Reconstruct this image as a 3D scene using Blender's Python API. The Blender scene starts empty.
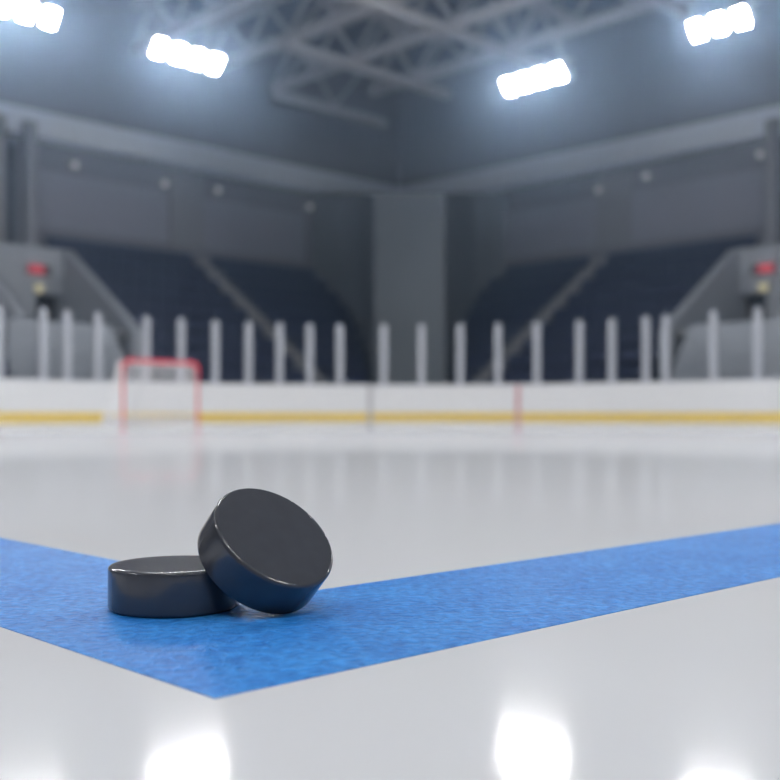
import bpy, bmesh, math, random
from mathutils import Vector, Matrix
random.seed(7)
C = bpy.context.scene.collection
PI = math.pi
sc = bpy.context.scene

# ------------------------------------------------------------------ frame of the hall
PHI = math.atan(10 / 1060)
ALPHA = PI / 4 - PHI                      # the hall's u axis (along the left wall) in the world
RU = Matrix.Rotation(ALPHA, 4, 'Z')
H = 0.1137                                # camera height above the ice


def L(u, v, z=0.0):
    return RU @ Vector((u, v, z))


# ------------------------------------------------------------------ materials
def mat(name, col, rough=0.6, metal=0.0, spec=0.5, noise=None, bump=None, emit=None, estr=0.0):
    """Principled with optional colour variation noise=(scale, amount) and bump=(scale, strength, distance)."""
    m = bpy.data.materials.new(name)
    m.use_nodes = True
    nt = m.node_tree
    p = nt.nodes['Principled BSDF']
    p.inputs['Base Color'].default_value = (*col, 1)
    p.inputs['Roughness'].default_value = rough
    p.inputs['Metallic'].default_value = metal
    p.inputs['Specular IOR Level'].default_value = spec
    tc = nt.nodes.new('ShaderNodeTexCoord')
    if noise:
        n = nt.nodes.new('ShaderNodeTexNoise')
        n.inputs['Scale'].default_value = noise[0]
        n.inputs['Detail'].default_value = 5
        nt.links.new(tc.outputs['Object'], n.inputs['Vector'])
        r = nt.nodes.new('ShaderNodeMix')
        r.data_type = 'RGBA'
        a = noise[1]
        r.inputs['A'].default_value = (*[c * (1 - a) for c in col], 1)
        r.inputs['B'].default_value = (*[min(1, c * (1 + a)) for c in col], 1)
        nt.links.new(n.outputs['Fac'], r.inputs['Factor'])
        nt.links.new(r.outputs['Result'], p.inputs['Base Color'])
    if bump:
        n = nt.nodes.new('ShaderNodeTexNoise')
        n.inputs['Scale'].default_value = bump[0]
        n.inputs['Detail'].default_value = 4
        nt.links.new(tc.outputs['Object'], n.inputs['Vector'])
        b = nt.nodes.new('ShaderNodeBump')
        b.inputs['Strength'].default_value = bump[1]
        b.inputs['Distance'].default_value = bump[2]
        nt.links.new(n.outputs['Fac'], b.inputs['Height'])
        nt.links.new(b.outputs['Normal'], p.inputs['Normal'])
    if emit:
        p.inputs['Emission Color'].default_value = (*emit, 1)
        p.inputs['Emission Strength'].default_value = estr
    return m


M = {}
M['concrete'] = mat('concrete', (.34, .37, .42), .8, noise=(.8, .08))
M['concrete_dark'] = mat('concrete_dark', (.16, .17, .18), .85, noise=(.8, .1))
M['corner'] = mat('corner_concrete', (.145, .165, .185), .85, noise=(.5, .08))
M['wall'] = mat('wall_paint', (.17, .18, .21), .8, noise=(.4, .08))
M['beam'] = mat('beam_paint', (.58, .63, .71), .7, noise=(.5, .06))
M['panel'] = mat('panel_grey', (.24, .25, .31), .7, noise=(.6, .05))
M['pilaster'] = mat('pilaster_grey', (.22, .23, .26), .75, noise=(.7, .06))
M['ceiling'] = mat('ceiling_deck', (.10, .13, .19), .8, noise=(.3, .1))
M['truss'] = mat('truss_paint', (.36, .37, .40), .55, noise=(2, .08))
M['steel'] = mat('grey_steel', (.35, .36, .38), .45, metal=.3, noise=(6, .06))
M['seat'] = mat('navy_seat_plastic', (.004, .013, .060), .6, noise=(3, .1))
M['tier'] = mat('stand_tiers', (.008, .014, .04), .8, noise=(1, .08))
M['step'] = mat('aisle_steps', (.22, .23, .25), .8, noise=(1, .08))
M['board'] = mat('white_board', (.78, .80, .84), .35, noise=(2, .02))
M['cap'] = mat('board_cap', (.50, .53, .60), .4, noise=(2, .03))
M['kick'] = mat('yellow_kick_plate', (.80, .58, .10), .45, noise=(3, .04))
M['seam_grey'] = mat('grey_joint', (.46, .46, .50), .5, noise=(5, .05))
M['seam_red'] = mat('red_joint', (.62, .33, .37), .5, noise=(5, .05))
M['post'] = mat('white_post', (.45, .48, .55), .4, noise=(6, .02))
M['red'] = mat('red_goal_paint', (.75, .035, .07), .35, noise=(8, .05))
M['white'] = mat('white_goal_paint', (.80, .81, .84), .45, noise=(8, .03))
M['cord'] = mat('white_net_cord', (.85, .86, .88), .7, noise=(20, .03))
M['housing'] = mat('lamp_housing', (.30, .31, .33), .5, metal=.4, noise=(8, .05))
M['lens'] = mat('floodlight_lens', (1, 1, 1), .4, emit=(.95, .97, 1.0), estr=1)
M['small_lens'] = mat('small_wall_lamp_lens', (.8, .8, .8), .4, emit=(.95, .97, 1.0), estr=.085)
M['sign'] = mat('red_sign_face', (.45, .05, .07), .4, emit=(1, .05, .09), estr=.12)
M['amber'] = mat('amber_lamp_lens', (.5, .5, .36), .4, emit=(1, .9, .5), estr=.13)
M['dark'] = mat('opening_shade_dark_parts', (.035, .035, .035), .9, noise=(1, .1))  # near-black: shade behind openings put in colour; also dark lamp and sign parts
LENS = 104.0
M['lens'].node_tree.nodes['Principled BSDF'].inputs['Emission Strength'].default_value = LENS


def puck_mat():
    m = mat('black_rubber', (.066, .068, .076), .14, spec=.55, noise=(90, .12), bump=(900, .06, .0003))
    return m


M['rubber'] = puck_mat()


def ice_mat():
    m = bpy.data.materials.new('ice')
    m.use_nodes = True
    nt = m.node_tree
    nt.nodes.remove(nt.nodes['Principled BSDF'])
    out = nt.nodes['Material Output']
    tc = nt.nodes.new('ShaderNodeTexCoord')
    n = nt.nodes.new('ShaderNodeTexNoise')
    n.inputs['Scale'].default_value = 3
    n.inputs['Detail'].default_value = 6
    nt.links.new(tc.outputs['Object'], n.inputs['Vector'])
    mx = nt.nodes.new('ShaderNodeMix')
    mx.data_type = 'RGBA'
    mx.inputs['A'].default_value = (.635, .635, .645, 1)
    mx.inputs['B'].default_value = (.67, .67, .677, 1)
    nt.links.new(n.outputs['Fac'], mx.inputs['Factor'])
    d = nt.nodes.new('ShaderNodeBsdfDiffuse')
    nt.links.new(mx.outputs['Result'], d.inputs['Color'])
    g = nt.nodes.new('ShaderNodeBsdfGlossy')
    g.inputs['Roughness'].default_value = .10
    g.inputs['Color'].default_value = (.97, .98, 1, 1)
    lw = nt.nodes.new('ShaderNodeLayerWeight')
    lw.inputs['Blend'].default_value = .5
    mr = nt.nodes.new('ShaderNodeMapRange')
    mr.inputs['To Min'].default_value = .05
    mr.inputs['To Max'].default_value = .15
    pw_ = nt.nodes.new('ShaderNodeMath')
    pw_.operation = 'POWER'
    pw_.inputs[1].default_value = 3
    nt.links.new(lw.outputs['Facing'], pw_.inputs[0])
    nt.links.new(pw_.outputs[0], mr.inputs['Value'])
    s = nt.nodes.new('ShaderNodeMixShader')
    nt.links.new(mr.outputs['Result'], s.inputs['Fac'])
    nt.links.new(d.outputs[0], s.inputs[1])
    nt.links.new(g.outputs[0], s.inputs[2])
    # the wet-smooth film: mirror-like only at very flat angles (steep end of the Fresnel curve)
    g2 = nt.nodes.new('ShaderNodeBsdfGlossy')
    g2.inputs['Roughness'].default_value = .03
    g2.inputs['Color'].default_value = (.97, .98, 1, 1)

    def power(e, k):
        a = nt.nodes.new('ShaderNodeMath')
        a.operation = 'POWER'
        a.inputs[1].default_value = e
        nt.links.new(lw.outputs['Facing'], a.inputs[0])
        c = nt.nodes.new('ShaderNodeMath')
        c.operation = 'MULTIPLY'
        c.inputs[1].default_value = k
        nt.links.new(a.outputs[0], c.inputs[0])
        return c
    sm = nt.nodes.new('ShaderNodeMath')
    sm.operation = 'ADD'
    nt.links.new(power(60, .65).outputs[0], sm.inputs[0])
    nt.links.new(power(12, .45).outputs[0], sm.inputs[1])
    s2 = nt.nodes.new('ShaderNodeMixShader')
    nt.links.new(sm.outputs[0], s2.inputs['Fac'])
    nt.links.new(s.outputs[0], s2.inputs[1])
    nt.links.new(g2.outputs[0], s2.inputs[2])
    s = s2
    nt.links.new(s.outputs[0], out.inputs['Surface'])
    return m


def blue_mat():
    m = bpy.data.materials.new('blue_line_paint')
    m.use_nodes = True
    nt = m.node_tree
    p = nt.nodes['Principled BSDF']
    p.inputs['Roughness'].default_value = .42
    p.inputs['Specular IOR Level'].default_value = .12
    tc = nt.nodes.new('ShaderNodeTexCoord')
    mp = nt.nodes.new('ShaderNodeMapping')
    nt.links.new(tc.outputs['Object'], mp.inputs['Vector'])
    mp.inputs['Scale'].default_value = (1, 1.15, 1)
    n = nt.nodes.new('ShaderNodeTexNoise')
    n.inputs['Scale'].default_value = 150
    n.inputs['Detail'].default_value = 3
    n.inputs['Roughness'].default_value = .6
    n.inputs['Distortion'].default_value = .6
    nt.links.new(mp.outputs['Vector'], n.inputs['Vector'])
    b = nt.nodes.new('ShaderNodeBump')
    b.inputs['Strength'].default_value = 1.0
    b.inputs['Distance'].default_value = .0022
    nt.links.new(n.outputs['Fac'], b.inputs['Height'])
    nt.links.new(b.outputs['Normal'], p.inputs['Normal'])
    n2 = nt.nodes.new('ShaderNodeTexNoise')
    n2.inputs['Scale'].default_value = 14
    n2.inputs['Detail'].default_value = 6
    nt.links.new(tc.outputs['Object'], n2.inputs['Vector'])
    cr = nt.nodes.new('ShaderNodeValToRGB')
    cr.color_ramp.elements[0].position = .3
    cr.color_ramp.elements[0].color = (.022, .20, .62, 1)
    cr.color_ramp.elements[1].position = .75
    cr.color_ramp.elements[1].color = (.045, .28, .74, 1)
    nt.links.new(n2.outputs['Fac'], cr.inputs['Fac'])
    mt = nt.nodes.new('ShaderNodeMix')                # fine mottling, darker in the bump's hollows, lighter on its crests
    mt.data_type = 'RGBA'
    mt.blend_type = 'MULTIPLY'
    mt.inputs['Factor'].default_value = 1
    c2 = nt.nodes.new('ShaderNodeValToRGB')
    c2.color_ramp.elements[0].position = .35
    c2.color_ramp.elements[0].color = (.55, .66, .77, 1)
    c2.color_ramp.elements[1].position = .68
    c2.color_ramp.elements[1].color = (1.6, 1.32, 1.15, 1)
    nt.links.new(n.outputs['Fac'], c2.inputs['Fac'])
    nt.links.new(cr.outputs['Color'], mt.inputs['A'])
    nt.links.new(c2.outputs['Color'], mt.inputs['B'])
    nt.links.new(mt.outputs['Result'], p.inputs['Base Color'])
    return m


def glass_mat():
    m = bpy.data.materials.new('clear_rink_glass')
    m.use_nodes = True
    nt = m.node_tree
    nt.nodes.remove(nt.nodes['Principled BSDF'])
    out = nt.nodes['Material Output']
    t = nt.nodes.new('ShaderNodeBsdfTransparent')
    t.inputs['Color'].default_value = (.985, .99, .995, 1)
    g = nt.nodes.new('ShaderNodeBsdfGlossy')
    g.inputs['Roughness'].default_value = .05
    fr = nt.nodes.new('ShaderNodeFresnel')
    fr.inputs['IOR'].default_value = 1.35
    s = nt.nodes.new('ShaderNodeMixShader')
    nt.links.new(fr.outputs[0], s.inputs['Fac'])
    nt.links.new(t.outputs[0], s.inputs[1])
    nt.links.new(g.outputs[0], s.inputs[2])
    nt.links.new(s.outputs[0], out.inputs['Surface'])
    return m


M['ice'] = ice_mat()
M['blue'] = blue_mat()
M['glass'] = glass_mat()


# ------------------------------------------------------------------ mesh helpers
def tag(o, label=None, cat=None, group=None, kind=None):
    for k, val in (('label', label), ('category', cat), ('group', group), ('kind', kind)):
        if val:
            o[k] = val
    return o


def thing(name, loc, rz, label, cat, group=None):
    o = bpy.data.objects.new(name, None)
    o.empty_display_size = .1
    o.location = loc
    o.rotation_euler = (0, 0, rz)
    C.objects.link(o)
    return tag(o, label, cat, group)


class MB:
    """collects shapes for ONE mesh object; swap=True writes (a, b, z) as (b, a, z) for the right-hand wall"""

    def __init__(self, base=(0, 0, 0), swap=False):
        self.bm = bmesh.new()
        self.base = Vector(base)
        self.swap = swap

    def P(self, p):
        a, b, z = p
        if self.swap:
            a, b = b, a
        return Vector((a, b, z)) - self.base

    def box(self, lo, hi, bevel=0.0, mtx=None):
        vs = []
        for i in range(8):
            p = Vector((hi[0] if i & 1 else lo[0], hi[1] if i & 2 else lo[1], hi[2] if i & 4 else lo[2]))
            if mtx is not None:
                p = mtx @ p
            vs.append(self.bm.verts.new(self.P(p)))
        fs = [self.bm.faces.new([vs[j] for j in q]) for q in ((0, 2, 3, 1), (4, 5, 7, 6), (0, 1, 5, 4), (2, 6, 7, 3), (0, 4, 6, 2), (1, 3, 7, 5))]
        if bevel:
            es = list({e for f in fs for e in f.edges})
            bmesh.ops.bevel(self.bm, geom=es, offset=bevel, segments=2, profile=.5, affect='EDGES')
        return self

    def prism(self, poly, axis, lo, hi):
        """poly: 2-D points in the plane of the other two axes (in order), extruded along axis from lo to hi"""
        def mk(p, t):
            q = list(p)
            q.insert(axis, t)
            return self.bm.verts.new(self.P(q))
        A = [mk(p, lo) for p in poly]
        B = [mk(p, hi) for p in poly]
        self.bm.faces.new(A[::-1])
        self.bm.faces.new(B)
        n = len(poly)
        for i in range(n):
            self.bm.faces.new((A[i], A[(i + 1) % n], B[(i + 1) % n], B[i]))
        return self

    def bar(self, p, q, w, hgt=None, up=(0, 0, 1)):
        """rectangular bar between two points"""
        hgt = hgt or w
        p, q = Vector(p), Vector(q)
        d = (q - p)
        ln = d.length
        d.normalize()
        s = d.cross(Vector(up))
        if s.length < 1e-4:
            s = d.cross(Vector((1, 0, 0)))
        s.normalize()
        t = s.cross(d)
        m = Matrix((s, d, t)).transposed().to_4x4()
        m.translation = p
        return self.box((-w / 2, 0, -hgt / 2), (w / 2, ln, hgt / 2), 0, m)

    def tube(self, pts, r, n=12, caps=True):
        pts = [Vector(p) for p in pts]
        rings = []
        prev = None
        for i, p in enumerate(pts):
            d = (pts[min(i + 1, len(pts) - 1)] - pts[max(i - 1, 0)]).normalized()
            if prev is None:
                s = d.cross(Vector((0, 0, 1)))
                if s.length < 1e-3:
                    s = d.cross(Vector((1, 0, 0)))
            else:
                s = prev - d * prev.dot(d)
            s.normalize()
            prev = s
            t = d.cross(s)
            rings.append([self.bm.verts.new(self.P(p + (s * math.cos(2 * PI * k / n) + t * math.sin(2 * PI * k / n)) * r)) for k in range(n)])
        for a, b in zip(rings, rings[1:]):
            for k in range(n):
                self.bm.faces.new((a[k], a[(k + 1) % n], b[(k + 1) % n], b[k]))
        if caps:
            self.bm.faces.new(rings[0][::-1])
            self.bm.faces.new(rings[-1])
        return self

    def lathe(self, prof, n=64, mtx=None):
        """prof: (radius, z) from bottom to top, revolved about z"""
        mtx = mtx or Matrix.Identity(4)
        rings = []
        for r, z in prof:
            if r < 1e-6:
                rings.append([self.bm.verts.new(self.P(mtx @ Vector((0, 0, z))))])
            else:
                rings.append([self.bm.verts.new(self.P(mtx @ Vector((r * math.cos(2 * PI * k / n), r * math.sin(2 * PI * k / n), z)))) for k in range(n)])
        for a, b in zip(rings, rings[1:]):
            for k in range(n):
                k2 = (k + 1) % n
                if len(a) == 1:
                    self.bm.faces.new((a[0], b[k2], b[k]))
                elif len(b) == 1:
                    self.bm.faces.new((a[k], a[k2], b[0]))
                else:
                    self.bm.faces.new((a[k], a[k2], b[k2], b[k]))
        return self

    def build(self, name, m, parent=None, loc=None, rz=None, smooth=False, recalc=True):
        if recalc:
            bmesh.ops.recalc_face_normals(self.bm, faces=self.bm.faces[:])
        me = bpy.data.meshes.new(name)
        self.bm.to_mesh(me)
        self.bm.free()
        me.materials.append(m)
        if smooth:
            me.polygons.foreach_set('use_smooth', [True] * len(me.polygons))
            me.set_sharp_from_angle(angle=math.radians(42))
        o = bpy.data.objects.new(name, me)
        C.objects.link(o)
        if parent is not None:
            o.parent = parent
        if loc is not None:
            o.location = loc
        if rz is not None:
            o.rotation_euler = (0, 0, rz)
        return o


def copy_thing(o, parent=None):
    c = o.copy()
    C.objects.link(c)
    c.parent = parent
    for ch in list(o.children):
        copy_thing(ch, c)
    return c


def hall(mb, name, m, label, cat=None, kind='structure', smooth=False):
    o = mb.build(name, m, None, (0, 0, 0), ALPHA, smooth)
    return tag(o, label, cat, None, kind)


# ------------------------------------------------------------------ the setting
W = 35.0          # both far walls stand at 35 m (u or v)
NEAR = -20.0
CEIL = 16.0
b = MB()
b.box((NEAR - .4, NEAR - .4, -.3), (W + .4, W + .4, 0))
hall(b, 'floor', M['ice'], 'smooth white ice sheet of the rink')
b = MB()
b.box((NEAR - .4, NEAR - .4, CEIL), (W + .4, W + .4, CEIL + .3))
hall(b, 'ceiling', M['ceiling'], 'dark blue grey roof deck above the trusses')
b = MB()
b.box((NEAR, W, 0), (W + .4, W + .4, CEIL))
hall(b, 'wall_left', M['wall'], 'grey wall above the left stand')
b = MB()
b.box((W, NEAR, 0), (W + .4, W, CEIL))
hall(b, 'wall_right', M['wall'], 'grey wall above the right stand')
b = MB()
b.box((NEAR - .4, NEAR, 0), (NEAR, W + .4, CEIL))
hall(b, 'wall_back', M['wall'], 'grey wall behind the viewer')
b = MB()
b.box((NEAR, NEAR - .4, 0), (W, NEAR, CEIL))
hall(b, 'wall_front', M['wall'], 'grey wall on the near side of the hall')

# rounded concrete block in the far corner of the hall
lc = [(29.65, 35.0), (29.65, 34.3), (29.55, 32.75), (29.15, 31.4), (28.6, 30.5), (27.75, 29.35), (26.9, 28.3), (26.1, 27.4)]
rc = [(27.2, 25.0), (28.5, 26.0), (30.4, 27.5), (31.9, 28.35), (33.2, 28.8), (34.3, 28.7), (35.0, 28.5)]


def curve_at(c, b_, i):
    """along-wall limit of a bank at distance b_ from the far wall axis"""
    pts = sorted(((p[1], p[0]) if i == 0 else (p[0], p[1])) for p in c)
    if b_ <= pts[0][0]:
        return pts[0][1]
    for (x0, y0), (x1, y1) in zip(pts, pts[1:]):
        if x0 <= b_ <= x1:
            return y0 + (y1 - y0) * (b_ - x0) / max(1e-6, x1 - x0)
    return pts[-1][1]


b = MB()
b.prism(lc + rc + [(W, W)], 2, 0, 8.0)
for vv in b.bm.verts:                      # its top climbs towards the fascia beams
    if vv.co.z > 7:
        vv.co.z = min(9.55, .11 + .2085 * (vv.co.x + vv.co.y) / math.sqrt(2))
hall(b, 'wall_corner', M['corner'], 'dark grey curved concrete corner between the two stands')

# long fascia beams under the roof
b = MB()
b.box((NEAR, 34.3, 9.6), (34.3, 35.0, 10.5), .03)
hall(b, 'trim_1', M['beam'], 'pale blue grey fascia beam along the left wall')
b = MB()
b.box((34.3, NEAR, 9.6), (35.0, 34.3, 10.5), .03)
hall(b, 'trim_2', M['beam'], 'pale blue grey fascia beam along the right wall')

# ------------------------------------------------------------------ blue line painted on the ice, a right-angled corner
tip = Vector((-.0699, .4230))
rd = Vector((math.cos(math.radians(42.8)), math.sin(math.radians(42.8))))
ld = Vector((-math.cos(math.radians(46)), math.sin(math.radians(46))))
rn = Vector((-rd.y, rd.x))
ln_ = Vector((ld.y, -ld.x))
wd = .1745
LEN = 9.0
p0, p1 = tip + rn * wd, tip + ln_ * wd
den = rd.x * (-ld.y) - rd.y * (-ld.x)
dx, dy = p1 - p0
t_ = (dx * (-ld.y) - dy * (-ld.x)) / den
inner = p0 + rd * t_
poly = [tip, tip + rd * LEN, tip + rd * LEN + rn * wd, inner, tip + ld * LEN + ln_ * wd, tip + ld * LEN]
b = MB()
b.prism([tuple(p) for p in poly], 2, -.01, .0004)
o = b.build('floor_marking', M['blue'])
tag(o, 'wide blue line painted on the white ice, turning a corner under the pucks', 'line', None, 'structure')

# ------------------------------------------------------------------ the two pucks
R_, T_ = .0381, .0254


def puck_mesh():
    r = .0023
    prof = [(0, -T_ / 2), (R_ - 3 * r, -T_ / 2)]
    for k in range(7):
        a = -PI / 2 + PI / 2 * k / 6
        prof.append((R_ - r + r * math.cos(a), -T_ / 2 + r + r * math.sin(a)))
    prof += [(R_, -T_ / 4), (R_, 0), (R_, T_ / 4)]
    for k in range(7):
        a = PI / 2 * k / 6
        prof.append((R_ - r + r * math.cos(a), T_ / 2 - r + r * math.sin(a)))
    prof += [(R_ - 3 * r, T_ / 2), (R_ * .5, T_ / 2), (0, T_ / 2)]
    return MB().lathe(prof, 160)


pk = puck_mesh().build('hockey_puck', M['rubber'], smooth=True)
pk.location = (-.1267, .6236, .0004 + T_ / 2)
tag(pk, 'black rubber hockey puck lying flat on the blue line', 'hockey puck', 'pair of black pucks')
pk2 = pk.copy()
C.objects.link(pk2)
nrm = Vector((.5065, -.4750, .7196)).normalized()
pk2.rotation_mode = 'QUATERNION'
pk2.rotation_quaternion = nrm.to_track_quat('Z', 'Y')
pk2.location = (-.07188, .61483, .03505)
tag(pk2, 'black hockey puck tilted on its edge, leaning on the flat puck', 'hockey puck', 'pair of black pucks')

# ------------------------------------------------------------------ rink boards: straight, rounded corner, straight
BR, BC, BW = 10.0, 16.26, 26.26           # corner radius, arc centre (u = v), board line
BH = 1.0


def board_pt(s, off=0.0):
    """s metres along the board line from the apex of the corner (right positive); off outwards"""
    half = BR * PI / 4
    if abs(s) <= half:
        a = PI / 4 - s / BR
        return Vector((BC + (BR + off) * math.cos(a), BC + (BR + off) * math.sin(a)))
    if s > 0:
        return Vector((BW + off, BC - (s - half)))
    return Vector((BC - (-s - half), BW + off))


def s_of_px(px):
    """where the sight line of a post crosses the board line"""
    best = None
    for i in range(-3200, 3200):
        s = i * .01
        p = L(*board_pt(s), 0)
        if p.y < 5:
            continue
        e = abs(390 + 1060 * p.x / p.y - px)
        if best is None or e < best[0]:
            best = (e, s)
    return best[1]


SEAM = [s_of_px(370), s_of_px(518)]
ENDL, ENDR = -27.0, 27.0


def strip(s0, s1, o0, o1, z0, z1, base, n=None):
    """solid strip that follows the board line"""
    n = n or max(2, int((s1 - s0) / .35))
    bm = MB(base)
    rows = []
    for i in range(n + 1):
        s = s0 + (s1 - s0) * i / n
        a, c = board_pt(s, o0), board_pt(s, o1)
        rows.append([bm.bm.verts.new(bm.P((q.x, q.y, z))) for q, z in ((a, z0), (c, z0), (c, z1), (a, z1))])
    for r0, r1 in zip(rows, rows[1:]):
        for k in range(4):
            bm.bm.faces.new((r0[k], r0[(k + 1) % 4], r1[(k + 1) % 4], r1[k]))
    bm.bm.faces.new(rows[0])
    bm.bm.faces.new(rows[-1][::-1])
    return bm


secs = [(ENDL, SEAM[0], 'long white rink board section left of the grey joint, behind the goal'),
        (SEAM[0], SEAM[1], 'short white rink board section between the grey joint and the red joint'),
        (SEAM[1], ENDR, 'long white rink board section right of the red joint')]
for k, (s0, s1, lab) in enumerate(secs):
    mid = board_pt((s0 + s1) / 2)
    base = (mid.x, mid.y, 0)
    t = thing('rink_board', L(*base), ALPHA, lab, 'rink boards', 'white dasher boards around the ice')
    strip(s0 + .004, s1 - .004, 0, .12, .0, BH, base).build('panel', M['board'], t)
    strip(s0 + .004, s1 - .004, -.02, -.001, .0, .15, base).build('kick_plate', M['kick'], t)['label'] = 'yellow kick plate'
    strip(s0 + .004, s1 - .004, -.015, .14, BH + .001, BH + .04, base).build('cap_rail', M['cap'], t)
    if k:
        m_ = M['seam_grey'] if k == 1 else M['seam_red']
        j = strip(s0 - .07, s0 + .07, -.028, -.021, .0, BH, base, 2).build('joint_strip', m_, t)
        j['label'] = 'grey vertical joint' if k == 1 else 'red vertical joint'

# glass posts, with the clear panes between them
PX = [0, 44, 68, 99, 147.5, 182, 216, 249, 280, 310, 340, 384, 421.5, 460, 498, 536.5, 579, 611, 645, 665, 713, 757]
SP = [s_of_px(x) for x in PX]
ORD = ['first', 'second', 'third', 'fourth', 'fifth', 'sixth', 'seventh', 'eighth', 'ninth', 'tenth', 'eleventh', 'twelfth',
       'thirteenth', 'fourteenth', 'fifteenth', 'sixteenth', 'seventeenth', 'eighteenth', 'nineteenth', 'twentieth', 'twenty-first', 'twenty-second']
PH = 1.86
PZ = BH + .0405
post0 = None
pm = MB()
pw, pd = .10, .05
pts = [(-pw, 0), (pw, 0), (pw, PH - pw)] + [(pw * math.cos(a), PH - pw + pw * math.sin(a)) for a in [PI * k / 8 for k in range(1, 8)]] + [(-pw, PH - pw)]
pm.prism(pts, 1, -pd, pd)
post0 = pm.build('glass_post', M['post'])
for i, s in enumerate(SP):
    p = board_pt(s, .062)
    d = board_pt(s + .05) - board_pt(s - .05)
    o = post0 if i == 0 else post0.copy()
    if i:
        C.objects.link(o)
    o.location = L(p.x, p.y, PZ)
    o.rotation_euler = (0, 0, ALPHA + math.atan2(d.y, d.x))
    tag(o, 'white round-topped post on the rink boards, %s from the left' % ORD[i], 'post', 'white posts of the rink glass')
for i in range(len(SP) - 1):
    s0, s1 = SP[i] + .125, SP[i + 1] - .125
    if s1 - s0 < .1:
        continue
    mid = board_pt((s0 + s1) / 2, .06)
    base = (mid.x, mid.y, PZ)
    bm = strip(s0, s1, .056, .068, PZ, PZ + PH - .14, base)
    o = bm.build('rink_glass', M['glass'], None, L(*base), ALPHA)
    tag(o, 'clear glass pane on the boards between the %s and %s posts from the left' % (ORD[i], ORD[i + 1]), 'glass pane', 'clear panes of the rink glass')

# ------------------------------------------------------------------ hockey goal
gu, gv = 12.30, 19.46
g = thing('hockey_goal', L(gu, gv, 0), ALPHA, 'red framed hockey goal with white net in front of the left boards', 'hockey goal')
GW, GH, GR = .915, 1.22, .16
pr = .042
for s in (-1, 1):
    MB().tube([(s * GW, 0, .0), (s * GW, 0, GH - GR - .001)], .026, 16).build('goal_post', M['red'], g, smooth=True)
arc = [(-GW, 0, GH - GR)] + [(-GW + GR - GR * math.cos(a), 0, GH - GR + GR * math.sin(a)) for a in [PI / 2 * k / 8 for k in range(1, 9)]]
arc2 = [(-x, y, z) for x, y, z in arc[::-1]]
MB().tube(arc + arc2, pr, 16).build('crossbar', M['red'], g, smooth=True)
# base frame on the ice, curved at the back, and the top frame
D0, D1 = 1.12, .5


def dee(w, d, z, r):
    pts = [(-w, 0.05, z), (-w, d - r, z)]
    pts += [(-w + r - r * math.cos(a), d - r + r * math.sin(a), z) for a in [PI / 2 * k / 6 for k in range(1, 7)]]
    pts += [(-x, y, zz) for x, y, zz in pts[::-1]]
    return pts


MB().tube(dee(GW, D0, .035, .4), .032, 12).build('base_frame', M['white'], g, smooth=True)
MB().tube(dee(GW - .04, D1, GH - .03, .28), .022, 12).build('top_frame', M['white'], g, smooth=True)
MB().tube([(0, D1, GH - .05), (0, .85, .62), (0, D0 - .01, .08)], .02, 10).build('back_brace', M['white'], g, smooth=True)
# netting: skin between top and base frame plus the roof, as cords
nb = bmesh.new()
top, bot = dee(GW - .04, D1, GH - .05, .28), dee(GW, D0, .05, .4)


def resample(pts, n):
    pts = [Vector(p) for p in pts]
    ds = [0]
    for a, c in zip(pts, pts[1:]):
        ds.append(ds[-1] + (c - a).length)
    out = []
    for i in range(n + 1):
        x = ds[-1] * i / n
        for j in range(len(pts) - 1):
            if ds[j + 1] >= x - 1e-9:
                f = (x - ds[j]) / max(1e-9, ds[j + 1] - ds[j])
                out.append(pts[j].lerp(pts[j + 1], f))
                break
    return out


NN, NV = 72, 26
ta, ba = resample(top, NN), resample(bot, NN)
grid = []
for i in range(NN + 1):
    col = []
    for j in range(NV + 1):
        f = j / NV
        p = ta[i].lerp(ba[i], f)
        p.y -= .10 * math.sin(PI * f) * (1 if 12 < i < NN - 12 else 0)
        col.append(nb.verts.new(p))
    grid.append(col)
for i in range(NN):
    for j in range(NV):
        nb.faces.new((grid[i][j], grid[i + 1][j], grid[i + 1][j + 1], grid[i][j + 1]))
roof = []
for i in range(37):
    x = -(GW - .05) + 2 * (GW - .05) * i / 36
    roof.append([nb.verts.new((x, .03 + (D1 - .06) * j / 9 * (1 if abs(x) < .6 else .75), GH - .03)) for j in range(10)])
for i in range(36):
    for j in range(9):
        nb.faces.new((roof[i][j], roof[i + 1][j], roof[i + 1][j + 1], roof[i][j + 1]))
me = bpy.data.meshes.new('net')
nb.to_mesh(me)
nb.free()
me.materials.append(M['cord'])
net = bpy.data.objects.new('net', me)
C.objects.link(net)
net.parent = g
wm = net.modifiers.new('cords', 'WIREFRAME')
wm.thickness = .0095
wm.use_even_offset = False
net['label'] = 'white cord netting'

# ------------------------------------------------------------------ stands
Z0, V0, SL = 1.2, 27.2, .68
ROWS = 9
TR = (W - V0) / ROWS
RI = TR * SL


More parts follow.
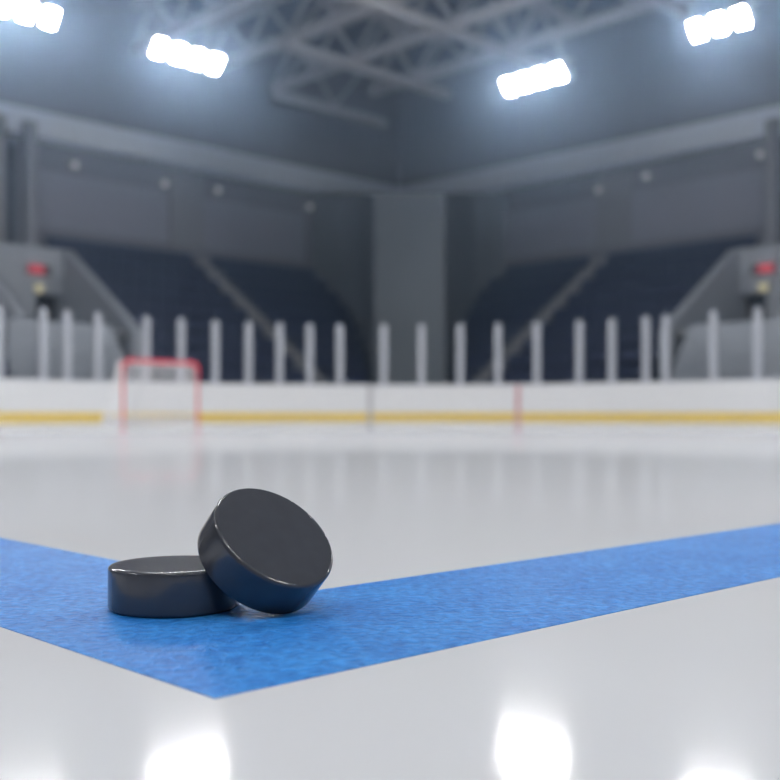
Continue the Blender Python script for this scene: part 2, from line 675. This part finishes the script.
def bank(swap, a0, a1, label, limit=None):
    """a stepped bank of seats; a runs along the wall, b towards it"""
    mid = (a0 + a1) / 2
    bs = (mid, V0, 0)
    base = (V0, mid, 0) if swap else bs
    t = thing('seating_stand', L(*base), ALPHA, label, 'seating stand', 'navy seating stands')
    tb, sb = MB(base, swap), MB(base, swap)
    for k in range(ROWS):
        b0, b1 = V0 + k * TR, V0 + (k + 1) * TR
        z = Z0 + k * RI - .45
        e = min([a1] + [limit(b0 + TR * q / 6) - .08 for q in range(7)]) if limit else a1
        e0 = e
        tb.box((a0, b0, 0), (e0, b1 - .002, z))
        n = int((e - a0 - .1) / .52)
        for i in range(n):
            x = a0 + .08 + i * (e - a0 - .16) / n
            w = (e - a0 - .16) / n - .03
            yb = b0 + .42
            # seat pan tipped a little, shell back
            m1 = Matrix.Translation((x, yb - .38, z + .40)) @ Matrix.Rotation(math.radians(6), 4, 'X')
            sb.box((0, 0, 0), (w, .42, .05), 0, m1)
            m2 = Matrix.Translation((x, yb, z + .34)) @ Matrix.Rotation(math.radians(-12), 4, 'X')
            sb.box((0, 0, 0), (w, .05, .50), 0, m2)
            sb.box((x + w * .4, yb - .1, z + .002), (x + w * .6, yb - .02, z + .36))
    tb.build('concrete_tiers', M['tier'], t)
    s = sb.build('seat_rows', M['seat'], t)
    s['kind'] = 'stuff'
    return t


AI0, AI1 = 23.42, 24.08


def aisle(swap, label):
    mid = (AI0 + AI1) / 2
    base = (V0, mid, 0) if swap else (mid, V0, 0)
    mb = MB(base, swap)
    n = ROWS * 2
    for k in range(n):
        b0 = V0 + k * TR / 2
        mb.box((AI0, b0, 0), (AI1, b0 + TR / 2 - .002, Z0 + k * RI / 2 - .1))
    o = mb.build('stair_aisle', M['step'], None, L(*base), ALPHA)
    tag(o, label, 'stairs', 'stair aisles of the stands')


def entrance(swap, side):
    """concrete entrance block standing in the seats: sloping side walls, header with doorway, front wall"""
    base = (V0 + .8, 15.1, 0) if swap else (15.1, V0 + .8, 0)
    t = thing('stand_entrance', L(*base), ALPHA,
              'grey concrete entrance with sloping side walls in the %s stand' % side, 'entrance', 'concrete stand entrances')

    def mb():
        return MB(base, swap)
    # sloping side walls, (b, z) outlines
    out = [(28.0, .02), (28.0, 2.62), (28.35, 2.88), (32.3, 5.5), (33.6, 5.5), (33.6, .02)]
    mb().prism(out, 0, 16.72, 17.02).build('side_wall', M['concrete'], t)
    mb().prism([(28.3, .02), (28.3, 2.84), (28.35, 2.88), (32.3, 5.5), (33.6, 5.5), (33.6, .02)], 0, 13.2, 13.5).build('side_wall', M['concrete'], t)
    # header with a doorway at its inner end
    h = mb()
    h.box((13.505, 32.3, 2.7), (15.75, 32.6, 5.5))
    h.box((15.751, 32.3, 4.0), (16.715, 32.6, 5.5))
    h.build('header_wall', M['concrete'], t)
    mb().box((13.505, 32.602, 5.3), (16.715, 33.6, 5.5)).build('top_slab', M['concrete'], t)
    mb().box((15.76, 32.9, 2.7), (16.71, 33.0, 4.0)).build('doorway', M['dark'], t)['label'] = 'dark sheet standing for the unlit doorway'  # dark sheet, its colour stands for the unlit interior
    mb().box((13.505, 28.25, 2.45), (16.715, 32.298, 2.65)).build('landing', M['concrete_dark'], t)
    f = mb()
    f.prism([(12.85, .02), (17.15, .02), (16.35, 1.9), (15.95, 2.72), (12.85, 2.72)], 1, 27.98, 28.24)
    f.build('front_wall', M['concrete'], t)
    # lit red sign and a small amber lamp on the header
    sbase = (32.3, 15.7, 4.75) if swap else (15.7, 32.3, 4.75)
    sg = thing('entrance_sign', L(*sbase), ALPHA, 'red lit sign on the concrete header of the %s entrance' % side, 'sign', 'red entrance signs')
    MB(sbase, swap).box((15.42, 32.2, 4.60), (16.22, 32.298, 4.92), .02).build('housing', M['dark'], sg)
    MB(sbase, swap).box((15.45, 32.185, 4.62), (15.98, 32.199, 4.90)).build('face', M['sign'], sg)
    lb = (32.2, 15.82, 4.16) if swap else (15.82, 32.2, 4.16)
    lm = thing('entrance_lamp', L(*lb), ALPHA, 'small round amber lamp below the red sign of the %s entrance' % side, 'lamp', 'amber entrance lamps')
    rot = Matrix.Translation((15.82, 32.297, 4.16)) @ Matrix.Rotation(PI / 2, 4, 'X')
    MB(lb, swap).lathe([(0, 0), (.19, 0), (.19, .05), (0, .05)], 24, rot).build('backplate', M['dark'], lm)
    MB(lb, swap).lathe([(.16, .051), (.15, .10), (.10, .14), (0, .155)], 24, rot).build('lens', M['amber'], lm, smooth=True)


for swap, side in ((False, 'left'), (True, 'right')):
    c_, i_ = (rc, 1) if swap else (lc, 0)
    lim = (lambda bb: curve_at(rc, bb, 1)) if swap else (lambda bb: curve_at(lc, bb, 0))
    bank(swap, 4.0, 12.8, 'navy seats on the near side of the %s concrete entrance' % side)
    bank(swap, 17.2, AI0 - .02, 'navy seats between the %s concrete entrance and the stair aisle' % side)
    bank(swap, AI1 + .02, 30.0, 'dark navy seats between the %s stair aisle and the concrete corner' % side, lim)
    aisle(swap, 'narrow grey stair aisle running up the %s stand' % side)
    entrance(swap, side)
    # upper wall: panels, pilaster, columns
    for k, (a0, a1, z0, z1, w_) in enumerate(((17.1, 22.4, 6.62, 8.62, 'longer'), (24.0, 29.1, 6.62, 8.62, 'farther'))):
        base = (W, (a0 + a1) / 2, z0) if swap else ((a0 + a1) / 2, W, z0)
        mb = MB(base, swap)
        mb.box((a0, W - .12, z0), (a1, W - .002, z1), .02)
        o = mb.build('wall_panel', M['panel'], None, L(*base), ALPHA)
        tag(o, ('long grey wall panel above the %s seats next to the entrance' if k == 0 else 'long grey wall panel above the %s seats next to the corner') % side,
            'wall panel', 'grey wall panels above the seats')
    base = (W, 23.2, 6.3) if swap else (23.2, W, 6.3)
    o = MB(base, swap).box((22.405, W - .14, 6.58), (23.995, W - .002, 9.55), .03).build('pilaster', M['pilaster'], None, L(*base), ALPHA)
    tag(o, 'grey pilaster between the two wall panels at the top of the %s stairs' % side, 'pilaster', 'grey wall pilasters')
    for k, (a0, a1) in enumerate(((16.2, 16.6), (15.05, 15.5))):
        base = (34.1, (a0 + a1) / 2, 5.5) if swap else ((a0 + a1) / 2, 34.1, 5.5)
        o = MB(base, swap).box((a0, 33.9, 0.05), (a1, 34.29, 10.0), .02).build('column', M['pilaster'], None, L(*base), ALPHA)
        tag(o, ('pale grey column behind the %s entrance, nearer the hall corner' if k == 0 else 'pale grey column behind the %s entrance, farther from the hall corner') % side,
            'column', 'pale columns behind the entrances')
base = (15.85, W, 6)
o = MB(base).box((15.5, W - .1, .05), (16.2, W - .002, 9.5)).build('wall_opening', M['dark'], None, L(*base), ALPHA)  # solid slab; the opening's shade is put into its colour
tag(o, 'tall dark slab standing for the shaded opening between two pale columns at the left edge', 'opening')

# small round lamps on the wall band under the fascia beams
lamps = [(0, 18.43, 8.98, 'left', 'first from the left edge'), (0, 22.15, 8.88, 'left', 'second from the left edge'),
         (0, 24.6, 9.0, 'left', 'third from the left edge'), (0, 29.35, 8.98, 'left', 'nearest the hall corner'),
         (1, 23.75, 8.84, 'right', 'nearest the hall corner'), (1, 21.7, 9.07, 'right', 'second from the hall corner'), (1, 17.2, 9.1, 'right', 'nearest the right edge')]
for sw, a, z, side, wh in lamps:
    base = (W - .3, a, z) if sw else (a, W - .3, z)
    off = .145 if abs(a - 23.2) < .9 else .01
    t = thing('wall_lamp', L(*base), ALPHA, 'small round lamp under the %s fascia beam, %s' % (side, wh), 'lamp', 'small wall lamps')
    rot = Matrix.Translation((a, W - off, z)) @ Matrix.Rotation(PI / 2, 4, 'X')
    MB(base, bool(sw)).lathe([(0, 0), (.15, 0), (.15, .16), (.11, .2), (0, .2)], 20, rot).build('housing', M['housing'], t, smooth=True)
    MB(base, bool(sw)).lathe([(.125, .201), (.10, .26), (0, .285)], 20, rot).build('lens', M['small_lens'], t, smooth=True)

# ------------------------------------------------------------------ roof trusses
ZB, ZT = 12.0, 14.0


def truss(swap, b_, a0, a1, node0, pitch, zb, zt, label, cw=.29):
    """a runs along the truss; b_ is its place across"""
    base = (b_, (a0 + a1) / 2, zb) if swap else ((a0 + a1) / 2, b_, zb)
    t = thing('roof_truss', L(*base), ALPHA, label, 'roof truss', 'grey steel roof trusses')
    MB(base, swap).box((a0, b_ - cw / 2, zb - cw / 2), (a1, b_ + cw / 2, zb + cw / 2)).build('bottom_chord', M['truss'], t)
    MB(base, swap).box((a0, b_ - cw / 2, zt - cw / 2), (a1, b_ + cw / 2, zt + cw / 2)).build('top_chord', M['truss'], t)
    k0 = math.ceil((a0 - node0) / pitch)
    x = node0 + k0 * pitch
    while x < a1 + .01:
        for s in (-1, 1):
            e = x + s * pitch / 2
            if a0 <= e <= a1 + .3 and a0 <= x <= a1:
                MB(base, swap).bar((x, b_, zb + cw / 2 + .001), (e, b_, zt - cw / 2 - .001), .11, .11, (0, 1, 0)).build('web_bar', M['truss'], t)
        x += pitch


for b_, a0, a1, lab in ((26.68, 21.5, 29.2, 'roof truss with the brightest lower chord, running from left of centre down to the right'),
                    (22.15, 8.0, 30.6, 'roof truss running towards the third floodlight cluster from the left'),
                    (31.1, 24.5, 30.2, 'dim roof truss closest to the left wall'),
                    (16.25, 8.0, 28.2, 'roof truss running towards the rightmost floodlight cluster')):
    truss(False, b_, a0, a1, 21.65, 2.92, ZB, ZT, lab)
for b_, a1, lab in ((21.65, 31.2, 'roof truss crossing above the lower middle of the ceiling, first joined left of centre'),
                    (24.55, 31.2, 'roof truss crossing the ceiling just left of the third floodlight cluster from the left'),
                    (18.7, 31.2, 'roof truss passing behind the second floodlight cluster from the left'),
                    (27.5, 29.0, 'dim roof truss above the third floodlight cluster from the left')):
    truss(True, b_, 8.0, a1, 22.15, 2.26, ZB + .245, ZT - .26, lab)

# ------------------------------------------------------------------ floodlight clusters: bar, hangers, four heads each with its lens
def floodlight(label, heads=4, group='floodlight clusters under the roof'):
    hw = .67 * heads / 2 + .02
    t = thing('floodlight_cluster', (0, 0, 0), 0, label, 'floodlight', group)
    # local: x along the bar, heads face -y and down
    MB().box((-hw, .14, .30), (hw, .24, .40), .01).build('mounting_bar', M['steel'], t)
    for s in (-1, 1):
        MB().tube([(s * .9, .19, .401), (s * .9, .19, 7.35)], .03, 10).build('hanger_rod', M['steel'], t, smooth=True)
    for k in range(heads):
        x = .67 * (k - (heads - 1) / 2)
        m_ = Matrix.Translation((x, 0, 0)) @ Matrix.Rotation(math.radians(-TILT), 4, 'X')
        hm = MB()
        hm.box((-.27, -.10, -.27), (.27, .12, .27), .05, m_)
        hd = hm.build('lamp_head', M['housing'], t)
        MB().box((-.17, -.125, -.25), (.17, -.102, .25), .01, m_).build('lens', M['lens'], hd)
        yk = MB()
        yk.box((x - .32, .0, -.03), (x - .30, .2, .03)).box((x + .30, .0, -.03), (x + .32, .2, .03))
        yk.box((x - .32, .14, -.03), (x + .32, .2, .0)).box((x - .03, .15, -.0), (x + .03, .2, .31))
        yk.build('yoke', M['steel'], t)
    return t


TILT = -38
proto = floodlight('bright four-head floodlight cluster, second from the left')
first = True


def put(u, v, facing, label, z=9.62, src=None):
    """facing: 0 = -v (left row), 1 = -u (right row), 2 = +v, 3 = +u"""
    global first
    if src is None:
        src = proto if first else copy_thing(proto)
        first = False
    o = src
    o.location = L(u, v, z)
    o.rotation_euler = (0, 0, ALPHA + (0, -PI / 2, PI, PI / 2)[facing])
    o.scale = (.8675,) * 3
    o['label'] = label
    return o


put(15.8, 23.8, 0, 'bright four-head floodlight cluster, second from the left')
put(11.05, 23.8, 0, 'bright four-head floodlight cluster cut off by the top left corner')
put(23.95, 18.56, 1, 'bright four-head floodlight cluster, third from the left')
put(23.75, 12.75, 1, 'bright three-head floodlight cluster, rightmost, at the top right', 9.62,
    floodlight('bright three-head floodlight cluster, rightmost, at the top right', 3))
for u, v, fc in ((5.6, 23.8, 0), (.2, 23.8, 0), (-5.2, 23.8, 0), (23.9, 7.0, 1), (23.9, 1.4, 1), (23.9, -4.2, 1),
                 (8, 14, 2), (14, 4, 3), (-2, 14, 2), (14, -6, 3), (3, 8, 0), (1, -4, 3), (-7, 7, 3), (7, -7, 2), (-3, -3, 3)):  # unseen clusters: side rows carried on, inner ones added to light the rink
    put(u, v, fc, 'added four-head floodlight cluster out of view above the near half of the rink')

# ------------------------------------------------------------------ thin cold haze in the hall's air, and the world
w = bpy.data.worlds.new('hall_air')
sc.world = w
w.use_nodes = True
nt = w.node_tree
bg = nt.nodes['Background']
bg.inputs['Color'].default_value = (.6, .7, .85, 1)
bg.inputs['Strength'].default_value = 0.0
HAZE = .0048
if HAZE:
    vs = nt.nodes.new('ShaderNodeVolumeScatter')
    vs.inputs['Color'].default_value = (.48, .68, 1, 1)
    vs.inputs['Density'].default_value = HAZE
    vs.inputs['Anisotropy'].default_value = .87
    nt.links.new(vs.outputs[0], nt.nodes['World Output'].inputs['Volume'])

# ------------------------------------------------------------------ camera
cam = bpy.data.cameras.new('camera')
cam.sensor_width = 36
cam.lens = 36 * 1060 / 780
cam.shift_y = 24 / 780
cam.clip_start = .02
cam.clip_end = 300
cam.dof.use_dof = True
cam.dof.focus_distance = .605
cam.dof.aperture_fstop = 7.4
co = bpy.data.objects.new('camera', cam)
co.location = (0, 0, H)
co.rotation_euler = (PI / 2, 0, 0)
C.objects.link(co)
sc.camera = co

sc.view_settings.view_transform = 'Standard'
sc.view_settings.look = 'None'
sc.view_settings.exposure = 1.12
sc.view_settings.gamma = 1
sc.view_settings.use_curve_mapping = False
sc.cycles.use_denoising = True
sc.cycles.sample_clamp_indirect = 8
sc.cycles.max_bounces = 8
sc.cycles.transparent_max_bounces = 16
